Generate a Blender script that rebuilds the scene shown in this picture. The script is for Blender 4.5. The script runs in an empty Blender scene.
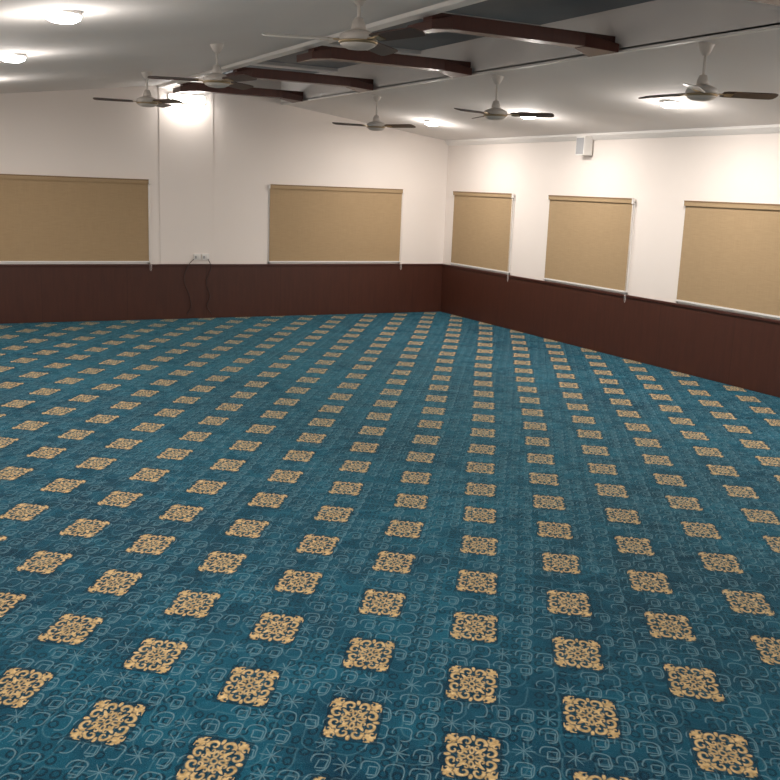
import bpy, bmesh, math, random
from mathutils import Vector, Matrix
random.seed(4)
sc=bpy.context.scene
sc.view_settings.view_transform='Standard'
sc.view_settings.look='None'

# ---------------------------------------------------------------- camera
F=970.0
X=Vector((1880,129,-970)).normalized()
Y=Vector((-515,222,-970)); Y=(Y-X*Y.dot(X)).normalized()
Z=X.cross(Y)
CAM=Vector((-8.72,-14.70,2.10))
R=Matrix((X,Y,Z))
cd=bpy.data.cameras.new('camera'); cam=bpy.data.objects.new('camera',cd)
sc.collection.objects.link(cam)
cam.matrix_world=Matrix.Translation(CAM)@R.to_4x4()
cd.sensor_width=36; cd.lens=36*F/780; cd.clip_start=.05
sc.camera=cam
def ray(px,py): return R@Vector((px-390,390-py,-F))
def hit(px,py,ax,val):
    d=ray(px,py); s=(val-CAM[ax])/d[ax]; return CAM+d*s

# ---------------------------------------------------------------- node helper
class E:
    def __init__(s,t,k): s.t=t; s.k=k
    def __add__(a,b): return op(a,'ADD',b)
    def __radd__(a,b): return op(a,'ADD',b)
    def __sub__(a,b): return op(a,'SUBTRACT',b)
    def __rsub__(a,b): return op(E(a.t,b),'SUBTRACT',a)
    def __mul__(a,b): return op(a,'MULTIPLY',b)
    def __rmul__(a,b): return op(a,'MULTIPLY',b)
    def __truediv__(a,b): return op(a,'DIVIDE',b)
def op(a,o,b=None,c=None):
    n=a.t.nodes.new('ShaderNodeMath'); n.operation=o
    for i,v in enumerate((a,b,c)):
        if v is None: continue
        k=v.k if isinstance(v,E) else v
        if isinstance(k,(int,float)): n.inputs[i].default_value=k
        else: a.t.links.new(k,n.inputs[i])
    return E(a.t,n.outputs[0])
def mx(a,b): return op(a,'MAXIMUM',b)
def mn(a,b): return op(a,'MINIMUM',b)
def ab(a): return op(a,'ABSOLUTE')
def lt(a,b): return op(a,'LESS_THAN',b)
def gt(a,b): return op(a,'GREATER_THAN',b)
def hyp(a,b): return op(a*a+b*b,'SQRT')
def cen(a): return op(a,'FRACT')-.5
def soft(d,w=.03):   # 1 when d<0
    n=d.t.nodes.new('ShaderNodeMapRange'); d.t.links.new(d.k,n.inputs[0])
    n.inputs[1].default_value=w; n.inputs[2].default_value=-w
    n.inputs[3].default_value=0; n.inputs[4].default_value=1
    return E(d.t,n.outputs[0])
def new_mat(name):
    m=bpy.data.materials.new(name); m.use_nodes=True
    t=m.node_tree; return m,t,t.nodes['Principled BSDF']
def mixc(t,f,a,b):
    n=t.nodes.new('ShaderNodeMix'); n.data_type='RGBA'
    for i,v in ((0,f),(6,a),(7,b)):
        if isinstance(v,E): v=v.k
        if isinstance(v,(float,int)): n.inputs[i].default_value=v
        elif isinstance(v,tuple): n.inputs[i].default_value=(*v,1)
        else: t.links.new(v,n.inputs[i])
    return n.outputs[2]
def noise(t,scale,detail=3,vec=None):
    n=t.nodes.new('ShaderNodeTexNoise'); n.inputs['Scale'].default_value=scale; n.inputs['Detail'].default_value=detail
    if vec is None:
        tc=t.nodes.new('ShaderNodeTexCoord'); vec=tc.outputs['Object']
    t.links.new(vec,n.inputs['Vector']); return n
def simple(name,col,rough=.5,metal=0,var=.08,nscale=8,bump=.0):
    m,t,p=new_mat(name)
    n=noise(t,nscale,2)
    c2=tuple(c*(1-var) for c in col); c1=tuple(min(1,c*(1+var)) for c in col)
    t.links.new(mixc(t,n.outputs['Fac'],c2,c1),p.inputs['Base Color'])
    p.inputs['Roughness'].default_value=rough; p.inputs['Metallic'].default_value=metal
    return m
def emis(name,col,st):
    m,t,p=new_mat(name)
    p.inputs['Emission Color'].default_value=(*col,1); p.inputs['Emission Strength'].default_value=st
    p.inputs['Base Color'].default_value=(.9,.9,.9,1)
    return m

M_wall=simple('wall_paint',(.85,.78,.73),.75,var=.02,nscale=1.5)
M_ceil=simple('ceiling_paint',(.80,.77,.75),.8,var=.03,nscale=1.2)
M_white=simple('white_trim',(.86,.83,.80),.5,var=.02)
M_slate=simple('slate_ceiling_panel',(.19,.21,.23),.6,var=.2,nscale=2)
M_fanw=simple('fan_ivory_enamel',(.62,.58,.54),.35,var=.03)
M_fanb=simple('fan_brown_blade',(.075,.040,.030),.4,var=.1)
M_fans=simple('fan_glare_blade',(.75,.72,.68),.35,var=.03)  # pale copy of the blade material: glare painted in as colour
M_brass=simple('fan_trim_metal',(.45,.35,.22),.3,metal=.8,var=.05)
M_cable=simple('cable_rubber',(.035,.02,.018),.5)
M_plastic=simple('white_plastic',(.8,.78,.75),.4,var=.02)
M_grille=simple('speaker_grille_mesh',(.35,.35,.36),.6)
M_lamp=emis('led_diffuser',(1,.97,.93),45)
def wood(name,c1,c2,rough,seam=0):
    m,t,p=new_mat(name)
    tc=t.nodes.new('ShaderNodeTexCoord'); mp=t.nodes.new('ShaderNodeMapping')
    mp.inputs['Scale'].default_value=(9,9,.9)
    t.links.new(tc.outputs['Object'],mp.inputs[0])
    n=noise(t,3,6,mp.outputs[0])
    col=mixc(t,n.outputs['Fac'],c1,c2)
    if seam:
        sp=t.nodes.new('ShaderNodeSeparateXYZ'); t.links.new(tc.outputs['Object'],sp.inputs[0])
        q=(E(t,sp.outputs[0])+E(t,sp.outputs[1]))/seam
        d=ab(cen(q))-.003
        col=mixc(t,soft(d,.002)*.6,col,tuple(c*.5 for c in c1))
    t.links.new(col,p.inputs['Base Color']); p.inputs['Roughness'].default_value=rough
    return m
M_wain=wood('mahogany_panel',(.046,.013,.007),(.082,.024,.013),.45,1.22)
M_wtrim=wood('mahogany_trim',(.045,.012,.008),(.08,.022,.014),.4)
M_beam=wood('beam_wood',(.050,.014,.009),(.105,.030,.019),.35)
# blind fabric
m,t,p=new_mat('blind_fabric'); tc=t.nodes.new('ShaderNodeTexCoord')
mp=t.nodes.new('ShaderNodeMapping'); mp.inputs['Scale'].default_value=(3,3,60); t.links.new(tc.outputs['Object'],mp.inputs[0])
n=noise(t,2.5,4,mp.outputs[0])
mp2=t.nodes.new('ShaderNodeMapping'); mp2.inputs['Scale'].default_value=(70,70,2); t.links.new(tc.outputs['Object'],mp2.inputs[0])
n2=noise(t,2.0,3,mp2.outputs[0])
f=E(t,n.outputs['Fac'])*.6+E(t,n2.outputs['Fac'])*.4
t.links.new(mixc(t,f,(.30,.20,.105),(.50,.36,.205)),p.inputs['Base Color']); p.inputs['Roughness'].default_value=.8
M_blind=m
M_blindrail=simple('blind_rail',(.22,.13,.06),.5)

# ---------------------------------------------------------------- carpet material
def carpet_material():
    m,t,p=new_mat('patterned_carpet')
    tc=t.nodes.new('ShaderNodeTexCoord'); sp=t.nodes.new('ShaderNodeSeparateXYZ')
    t.links.new(tc.outputs['Object'],sp.inputs[0])
    x=E(t,sp.outputs[0]); y=E(t,sp.outputs[1])
    nz=noise(t,9,2); sc_=t.nodes.new('ShaderNodeSeparateColor'); t.links.new(nz.outputs['Color'],sc_.inputs[0])
    x=x+(E(t,sc_.outputs[0])-.5)*.026; y=y+(E(t,sc_.outputs[1])-.5)*.026
    nw=noise(t,.5,1); sw=t.nodes.new('ShaderNodeSeparateColor'); t.links.new(nw.outputs['Color'],sw.inputs[0])
    x=x+(E(t,sw.outputs[0])-.5)*.06; y=y+(E(t,sw.outputs[1])-.5)*.06
    A=(.309,.4736); Bv=(.297,-.422); P0=(-6.530,-11.460)
    det=A[0]*Bv[1]-A[1]*Bv[0]
    xr=x-P0[0]; yr=y-P0[1]
    mm=(xr*Bv[1]-yr*Bv[0])/det; nn=(yr*A[0]-xr*A[1])/det
    fm=cen(mm+.5); fn=cen(nn+.5)
    lx=fm*A[0]+fn*Bv[0]; ly=fm*A[1]+fn*Bv[1]
    U=(.079,-.062); V=(.080,.113); d2=U[0]*V[1]-U[1]*V[0]
    def uv(a,b): return ((a*V[1]-b*V[0])/d2,(b*U[0]-a*U[1])/d2)
    s,tt=uv(lx,ly)
    s=ab(s); tt=ab(tt); hi=mx(s,tt); lo=mn(s,tt)
    dd=(hi+lo)*.7071; ee=(hi-lo)*.7071
    def spiral(cx,cy,r0,r1,rot,sgn,w):
        ax=hi-cx; ay=(lo-cy)*sgn
        c,s_=math.cos(rot),math.sin(rot)
        th=op(ax*s_+ay*c,'ARCTAN2',ax*c-ay*s_)/(2*math.pi)+.5
        return ab(hyp(ax,ay)-(th*(r1-r0)+r0))-(th*w*.7+w*.4)
    gold=soft(ab(hyp(hi,lo)-.12)-.035)
    gold=mx(gold,soft(ab(hyp((hi-.33)/1.6,lo)-.085)-.030))
    gold=mx(gold,soft(hyp((dd-.50)/.24,ee/.07)-1,.2))
    gold=mx(gold,soft(spiral(.72,.27,.03,.27,1.2,1,.066)))
    gold=mx(gold,soft(spiral(.47,.20,.02,.13,-1.0,-1,.045)))
    gold=mx(gold,soft(spiral(.93,.66,.03,.20,2.6,-1,.066)))
    gold=mx(gold,soft(hyp((dd-1.16)/.22,(ee-.03)/.08)-1,.2))
    gold=mx(gold,soft(hyp((dd-.86)/.12,(ee-.12)/.05)-1,.3))
    gold=mx(gold,soft(hyp((hi-.95)/.13,lo/.075)-1,.3))
    gold=gold*lt(hi,1.08)
    near=lt(hi,1.16)
    gs,gt_=uv(xr,yr)
    def cellpat(scale,ox,oy):
        a=gs*scale+ox; b=gt_*scale+oy
        ca=op(a,'FLOOR'); cb=op(b,'FLOOR')
        cmb=t.nodes.new('ShaderNodeCombineXYZ'); t.links.new(ca.k,cmb.inputs[0]); t.links.new(cb.k,cmb.inputs[1])
        wn=t.nodes.new('ShaderNodeTexWhiteNoise'); t.links.new(cmb.outputs[0],wn.inputs['Vector'])
        return cen(a),cen(b),E(t,wn.outputs['Value'])
    a,b,h=cellpat(1.05,.2,.1)
    aa=ab(a); bb=ab(b); big=mx(aa,bb); sm=mn(aa,bb)
    rounded=mx(ab(op(aa*aa*aa+bb*bb*bb,'POWER',.3333)-.39)-.026,(a*-1-b)-.40)
    swirl=mx(ab(mx(ab(a-.10),ab(b+.06))-.19)-.024,(b-a)-.20)
    star=mn(sm-.022,ab(aa-bb)-.026); star=mx(star,hyp(a,b)-.45)
    L=soft(rounded,.02)*gt(h,.32)
    L=mx(L,soft(swirl,.02)*gt(h,.5))
    L=mx(L,soft(star,.02)*lt(h,.16))
    a2,b2,h2=cellpat(.8,.63,.37)
    sg=gt(h2,.5)*2-1
    a3=a2*sg
    tr=mn(ab(mx(ab(a3+.5),ab(b2+.5))-.5),ab(hyp(a3-.5,b2-.5)-.5))-.024
    L2=soft(tr,.025)
    a4,b4,h4=cellpat(1.9,.1,.9)
    dk=soft(ab(hyp(a4,b4)-.3)-.09,.03)*gt(h4,.3)
    big_n=noise(t,.6,3); mid=noise(t,4,5)
    v=soft(E(t,big_n.outputs['Fac'])*-.55-E(t,mid.outputs['Fac'])*.6+.575,.15)
    base=mixc(t,v,(.0015,.023,.050),(.0060,.082,.134))
    base=mixc(t,dk*.7,base,(.001,.009,.022))
    base=mixc(t,L2*.46,base,(.07,.18,.23))
    base=mixc(t,L*.62,base,(.16,.28,.33))
    base=mixc(t,near*.7,base,(.0012,.014,.030))
    gv=noise(t,40,3)
    gvf=soft(E(t,gv.outputs['Fac'])*-1+.5,.2)
    g=mixc(t,gvf,(.34,.22,.085),(.72,.51,.25))
    col=mixc(t,gold,base,g)
    t.links.new(col,p.inputs['Base Color'])
    p.inputs['Roughness'].default_value=.85
    p.inputs['Specular IOR Level'].default_value=.10
    p.inputs['Sheen Weight'].default_value=.32; p.inputs['Sheen Roughness'].default_value=.3
    p.inputs['Sheen Tint'].default_value=(.22,.70,.85,1)
    fine=noise(t,240,1); wav=noise(t,1.6,3)
    mp=t.nodes.new('ShaderNodeMapping'); mp.inputs['Rotation'].default_value=(0,0,math.radians(24)); mp.inputs['Scale'].default_value=(.45,1.1,1)
    t.links.new(tc.outputs['Object'],mp.inputs[0])
    cr=noise(t,.7,1.5,mp.outputs[0])
    crease=soft(ab(E(t,cr.outputs['Fac'])-.56)-.004,.014)
    hgt=E(t,fine.outputs['Fac'])*.28+E(t,wav.outputs['Fac'])*2.8+crease*.45
    bp=t.nodes.new('ShaderNodeBump'); bp.inputs['Strength'].default_value=.7; bp.inputs['Distance'].default_value=.026
    t.links.new(hgt.k,bp.inputs['Height']); t.links.new(bp.outputs[0],p.inputs['Normal'])
    return m
M_carpet=carpet_material()

# ---------------------------------------------------------------- mesh builder
class B:
    def __init__(s): s.bm=bmesh.new(); s.m=[]
    def mi(s,mat):
        if mat not in s.m: s.m.append(mat)
        return s.m.index(mat)
    def poly(s,vs,fs,mat,smooth=False,T=None):
        k=s.mi(mat); vv=[s.bm.verts.new(T@Vector(v) if T else Vector(v)) for v in vs]
        for f in fs:
            try: fc=s.bm.faces.new([vv[i] for i in f])
            except ValueError: continue
            fc.material_index=k; fc.smooth=smooth
    def box(s,a,b,mat,T=None):
        (x0,y0,z0),(x1,y1,z1)=a,b
        vs=[(x0,y0,z0),(x1,y0,z0),(x1,y1,z0),(x0,y1,z0),(x0,y0,z1),(x1,y0,z1),(x1,y1,z1),(x0,y1,z1)]
        s.poly(vs,[(3,2,1,0),(4,5,6,7),(0,1,5,4),(1,2,6,5),(2,3,7,6),(3,0,4,7)],mat,False,T)
    def prism(s,pts,axis,a,b,mat):
        n=len(pts)
        def mk(p,v): 
            return (v,p[0],p[1]) if axis==0 else ((p[0],v,p[1]) if axis==1 else (p[0],p[1],v))
        vs=[mk(p,a) for p in pts]+[mk(p,b) for p in pts]
        fs=[tuple(range(n)),tuple(range(2*n-1,n-1,-1))]+[(i,(i+1)%n,n+(i+1)%n,n+i) for i in range(n)]
        s.poly(vs,fs,mat)
    def lathe(s,prof,mat,T=None,n=32):
        vs=[];fs=[]
        for r,z in prof:
            for i in range(n):
                a=2*math.pi*i/n; vs.append((r*math.cos(a),r*math.sin(a),z))
        for j in range(len(prof)-1):
            for i in range(n): fs.append((j*n+i,j*n+(i+1)%n,(j+1)*n+(i+1)%n,(j+1)*n+i))
        fs.append(tuple(range(n))[::-1]); fs.append(tuple(range((len(prof)-1)*n,len(prof)*n)))
        s.poly(vs,fs,mat,True,T)
    def tube(s,pts,r,mat,n=8):
        pts=[Vector(p) for p in pts]; vs=[];fs=[]
        for i,p in enumerate(pts):
            d=(pts[min(i+1,len(pts)-1)]-pts[max(i-1,0)]).normalized()
            u=d.cross(Vector((0.3,1,.1))).normalized(); w=d.cross(u)
            for k in range(n):
                a=2*math.pi*k/n; vs.append(tuple(p+u*r*math.cos(a)+w*r*math.sin(a)))
        for j in range(len(pts)-1):
            for k in range(n): fs.append((j*n+k,j*n+(k+1)%n,(j+1)*n+(k+1)%n,(j+1)*n+k))
        fs.append(tuple(range(n))[::-1]); fs.append(tuple(range((len(pts)-1)*n,len(pts)*n)))
        s.poly(vs,fs,mat,True)
    def done(s,name,loc=(0,0,0),bevel=0):
        bmesh.ops.recalc_face_normals(s.bm,faces=s.bm.faces)
        me=bpy.data.meshes.new(name); s.bm.to_mesh(me); s.bm.free()
        for m in s.m: me.materials.append(m)
        o=bpy.data.objects.new(name,me); o.location=loc; sc.collection.objects.link(o)
        if bevel:
            mo=o.modifiers.new('bevel','BEVEL'); mo.width=bevel; mo.segments=2; mo.limit_method='ANGLE'
        return o

# ---------------------------------------------------------------- room shell
XL=-9.6; YF=-17.0; RID=-4.49
zr=lambda x:2.92-.13*x
zl=lambda x:3.5+.13*(x-RID)
b=B(); b.box((XL-.2,YF-.2,-.15),(.2,.2,-.012),simple('floor_screed',(.3,.3,.3),.9)); b.done('floor')
b=B(); b.box((XL+.003,YF+.003,-.012),(-.003,-.003,0),M_carpet); b.done('carpet')
b=B(); b.box((XL,0,-.012),(0,.2,4.0),M_wall); b.done('wall_north')
pa=hit(159,140,1,0).x; pb=hit(213,140,1,0).x
b=B(); b.box((pa,-.010,.842),(pb,-.001,zl(pa)-.002),M_wall); b.done('trim_4',bevel=.003)
b=B(); b.box((0,YF,-.012),(.2,.2,4.0),M_wall); b.done('wall_east')
b=B(); b.box((XL-.2,YF,-.012),(XL,.2,4.0),M_wall); b.done('wall_west')
b=B(); b.box((XL-.2,YF-.2,-.012),(.2,YF,4.0),M_wall); b.done('wall_south')
TL,TR=-4.86,-3.06; TZ=3.66
b=B()
b.prism([(XL,zl(XL)),(TL,zl(TL)),(TL,TZ+.1),(XL,TZ+.1)],1,YF,0,M_ceil)
b.prism([(TR,zr(TR)),(0,zr(0)),(0,TZ+.1),(TR,TZ+.1)],1,YF,0,M_ceil)
b.box((TL,YF,TZ),(TR,0,TZ+.1),M_slate)
for i in range(7):
    yc=-2.0-2.31*i
    b.box((TL,yc-.12,TZ-.04),(TR,yc+.12,TZ),M_ceil)
b.done('ceiling')
b=B(); b.box((TL-.12,YF,zl(TL)-.05),(TL,-.003,zl(TL)+.02),M_white); b.done('trim_1',bevel=.01)
b=B(); b.box((TR,YF,zr(TR)-.02),(TR+.06,-.003,zr(TR)+.02),M_white); b.done('trim_2',bevel=.006)
b=B(); b.prism([(0,zr(0)),(-.07,zr(-.07)),(-.07,zr(0)-.02),(-.03,zr(0)-.06),(0,zr(0)-.08)],1,YF,0,M_white); b.done('trim_3')
WZ=.84
def wains(name,a,bq,ta,tb):
    w=B(); w.box(a,bq,M_wain); w.box(ta,tb,M_wtrim); w.done(name,bevel=.004)
wains('wainscot_north',(XL+.04,-.02,0.001),(-.002,-.002,WZ-.03),(XL+.04,-.035,WZ-.03),(-.002,-.002,WZ))
wains('wainscot_east',(-.02,YF+.002,0.001),(-.002,-.037,WZ-.03),(-.035,YF+.002,WZ-.03),(-.002,-.037,WZ))
wains('wainscot_west',(XL+.002,YF+.002,0.001),(XL+.02,-.002,WZ-.03),(XL+.002,YF+.002,WZ-.03),(XL+.035,-.002,WZ))
wains('wainscot_south',(XL+.04,YF+.002,0.001),(-.04,YF+.02,WZ-.03),(XL+.04,YF+.002,WZ-.03),(-.04,YF+.035,WZ))

# ---------------------------------------------------------------- beams
for i in range(7):
    yc=-.85-2.31*i
    b=B(); hw=.07; z0,z1=3.325,3.435
    b.box((TL-.0,yc-hw,z0),(TR+.0,yc+hw,z1),M_beam)
    for sgn,xe in ((-1,TL-.07),(1,TR-.06)):
        xi=xe-sgn*.26
        b.poly([(xi,yc-hw,z0-.004),(xe,yc-.20,z0-.04),(xe,yc+.20,z0-.04),(xi,yc+hw,z0-.004),
                (xi,yc-hw,z1-.01),(xe,yc-.20,z0+.03),(xe,yc+.20,z0+.03),(xi,yc+hw,z1-.01)],
               [(3,2,1,0),(4,5,6,7),(0,1,5,4),(1,2,6,5),(2,3,7,6),(3,0,4,7)],M_beam)
    b.done('ceiling_beam',bevel=.005)

# ---------------------------------------------------------------- blinds
ZT,ZB=2.05,.875
def blind(wall,a,bq,idx):
    lo,hi=min(a,bq),max(a,bq)
    if wall=='back': T=Matrix(((1,0,0,0),(0,1,0,0),(0,0,1,0),(0,0,0,1)))
    else: T=Matrix(((0,1,0,0),(1,0,0,0),(0,0,1,0),(0,0,0,1)))
    w=B()
    for p,q in (((lo-.015,-.015,ZB-.03),(hi+.015,-.001,ZB-.005)),((lo-.015,-.015,ZT-.02),(hi+.015,-.001,ZT+.01)),
                ((lo-.015,-.015,ZB-.03),(lo+.02,-.001,ZT)),((hi-.02,-.015,ZB-.03),(hi+.015,-.001,ZT))):
        w.box(p,q,M_white,T)
    w.done('window_%d'%idx)
    w=B()
    w.box((lo+.0,-.028,ZB+.012),(hi-.0,-.022,ZT-.0),M_blind,T)
    w.box((lo-.005,-.050,ZT-.025),(hi+.005,-.018,ZT+.03),M_blind,T)
    w.box((lo-.015,-.054,ZT+.022),(hi+.015,-.018,ZT+.038),M_blindrail,T)
    w.box((lo-.02,-.055,ZT-.03),(lo-.005,-.018,ZT+.036),M_white,T)
    w.box((hi+.005,-.055,ZT-.03),(hi+.02,-.018,ZT+.036),M_white,T)
    w.box((lo,-.034,ZB-.006),(hi,-.018,ZB+.014),M_white,T)
    e=lo if wall=='right' else hi
    pts=[(e+.012,-.045,ZT-.02),(e+.014,-.045,1.4),(e+.012,-.045,.76),(e+.025,-.045,.74),(e+.036,-.045,.77),(e+.028,-.045,1.4),(e+.022,-.045,ZT-.02)]
    if wall=='right': pts=[(2*lo-p[0],p[1],p[2]) for p in pts]
    w.tube([T@Vector(p) for p in pts],.0025,M_white,6)
    w.done('roller_blind')
r1=hit(148,220,1,0).x
blind('back',r1-2.9,r1,1)
blind('back',hit(269,225,1,0).x,hit(400,225,1,0).x,2)
blind('right',hit(454,230,0,0).y,hit(512,235,0,0).y,3)
blind('right',hit(548.5,240,0,0).y,hit(631,245,0,0).y,4)
y5=hit(683,250,0,0).y
blind('right',y5,y5-1.85,5)
blind('right',y5-2.75,y5-4.6,6)

# ---------------------------------------------------------------- fans
Mz=lambda a:Matrix.Rotation(a,4,'Z')
def fan(x,y,zc,zm,ang,glare=()):
    b=B(); h=zc-zm
    b.lathe([(.014,h+.02),(.062,h+.02),(.062,h-.01),(.045,h-.05),(.022,h-.085),(.014,h-.085)],M_fanw)
    b.lathe([(.012,.05),(.012,h)],M_fanw,n=12)
    b.lathe([(.014,.135),(.03,.13),(.045,.09),(.05,.06),(.03,.055)],M_fanw)
    b.lathe([(.03,.06),(.07,.052),(.115,.030),(.125,.012),(.125,-.012)],M_fanw)
    b.lathe([(.127,-.012),(.127,-.022),(.115,-.03)],M_brass)
    b.lathe([(.118,-.022),(.11,-.04),(.075,-.058),(.03,-.064),(.001,-.065)],M_fanw)
    for k in range(3):
        a=math.radians(ang-27.9+120*k)
        pitch=Matrix.Rotation(math.radians(-14),4,'X')
        T=Mz(a)@Matrix.Translation((0,0,-.005))
        b.box((.10,-.022,-.006),(.20,.022,.002),M_brass,T)
        mat=M_fans if k in glare else M_fanb  # listed blades get the painted glare colour, the rest stay brown
        prof=[(.165,.045),(.20,.058),(.35,.062),(.5,.066),(.58,.064),(.605,.05),(.615,.02)]
        up=[(x_,w_) for x_,w_ in prof]; dn=[(x_,-w_) for x_,w_ in reversed(prof)]
        pts=up+dn; n=len(pts)
        vs=[(p[0],p[1],.004) for p in pts]+[(p[0],p[1],-.003) for p in pts]
        fs=[tuple(range(n)),tuple(range(2*n-1,n-1,-1))]+[(i,(i+1)%n,n+(i+1)%n,n+i) for i in range(n)]
        b.poly(vs,fs,mat,False,T@pitch)
        b.box((.19,-.03,-.008),(.25,.03,-.002),M_brass,T@pitch)
    b.done('ceiling_fan',(x,y,zm))
FX1,FX2=-5.87,-2.86
fan(FX1+.06,-2.78,zl(FX1),2.99,200)
fan(FX1-.03,-5.76,zl(FX1),3.0,190)
fan(FX1-.03,-8.74,zl(FX1),3.03,190,(0,))
fan(FX2+.08,-2.78,zr(FX2),2.90,205)
fan(FX2,-5.76,zr(FX2),2.91,345)
fan(FX2-.03,-8.74,zr(FX2),2.93,5,(2,))
fan(FX1,-11.72,zl(FX1),3.0,40)
fan(FX2,-11.72,zr(FX2),2.94,70)

# ---------------------------------------------------------------- lights
def downlight(x,y,zc,w):
    b=B()
    b.lathe([(.11,.03),(.125,-.008),(.118,-.014),(.10,-.014)],M_white)
    b.lathe([(.116,-.008),(.108,-.036),(.07,-.056),(.001,-.062)],M_lamp)
    b.done('ceiling_downlight',(x,y,zc))
    l=bpy.data.lights.new('downlight_lamp','AREA'); l.shape='DISK'; l.size=.17; l.energy=w; l.color=(1,.93,.86)
    o=bpy.data.objects.new('downlight_lamp',l); o.location=(x,y,zc-.07); sc.collection.objects.link(o)
    l=bpy.data.lights.new('downlight_glow','POINT'); l.shadow_soft_size=.06; l.energy=w*.30; l.color=(1,.93,.86)
    o=bpy.data.objects.new('downlight_glow',l); o.location=(x,y,zc-.28); sc.collection.objects.link(o)
W=39
for y in (-2.65,-5.45,-8.05,-10.7,-13.4): downlight(-7.62,y,zl(-7.62),W)
for y in (-1.69,-4.15,-6.70,-9.3,-11.9,-14.5): downlight(-1.3,y,zr(-1.3),W)
c=hit(186,99,1,0)
b=B()
b.box((c.x-.27,-.055,c.z-.06),(c.x+.27,-.012,c.z+.06),M_white)
b.box((c.x-.26,-.08,c.z-.05),(c.x+.26,-.05,c.z+.05),M_lamp)
b.done('wall_batten_light',bevel=.008)
l=bpy.data.lights.new('batten_lamp','AREA'); l.shape='RECTANGLE'; l.size=.5; l.size_y=.1; l.energy=5; l.color=(1,.93,.86)
o=bpy.data.objects.new('batten_lamp',l); o.location=(c.x,-.16,c.z-.02); o.rotation_euler=(math.radians(15),0,0); sc.collection.objects.link(o)

# ---------------------------------------------------------------- small things
c=hit(590,146,0,0)
b=B()
b.box((-.03,c.y-.03,c.z-.05),(0,c.y+.03,c.z+.05),M_plastic)
b.box((-.17,c.y-.09,c.z-.13),(-.03,c.y+.09,c.z+.12),M_plastic)
b.box((-.178,c.y-.075,c.z-.115),(-.17,c.y+.075,c.z+.10),M_grille)
b.done('wall_speaker',bevel=.01)
c=hit(201,257,1,0)
b=B()
for k in (-1,1):
    b.box((c.x+k*.065-.055,-.035,c.z-.04),(c.x+k*.065+.055,-.001,c.z+.05),M_plastic)
    b.box((c.x+k*.065-.04,-.042,c.z-.02),(c.x+k*.065-.015,-.034,c.z+.02),M_grille)
    b.box((c.x+k*.065+.01,-.045,c.z-.025),(c.x+k*.065+.04,-.034,c.z+.03),M_white)
def cable(pix):
    pts=[]
    P=[hit(px,py,1,-.045) for px,py in pix]
    for i in range(len(P)-1):
        p0=P[max(i-1,0)];p1=P[i];p2=P[i+1];p3=P[min(i+2,len(P)-1)]
        for j in range(6):
            u=j/6
            pts.append(.5*((2*p1)+(p2-p0)*u+(2*p0-5*p1+4*p2-p3)*u*u+(3*p1-p0-3*p2+p3)*u**3))
    pts.append(P[-1])
    b.tube(pts,.005,M_cable)
cable([(194,259),(188,266),(184,280),(189,295),(191,306),(187,314)])
cable([(208,259),(211,268),(206,282),(210,296),(207,306),(212,314)])
b.done('wall_socket')

w=bpy.data.worlds.new('world'); sc.world=w; w.use_nodes=True
w.node_tree.nodes['Background'].inputs[0].default_value=(.5,.5,.55,1); w.node_tree.nodes['Background'].inputs[1].default_value=.2
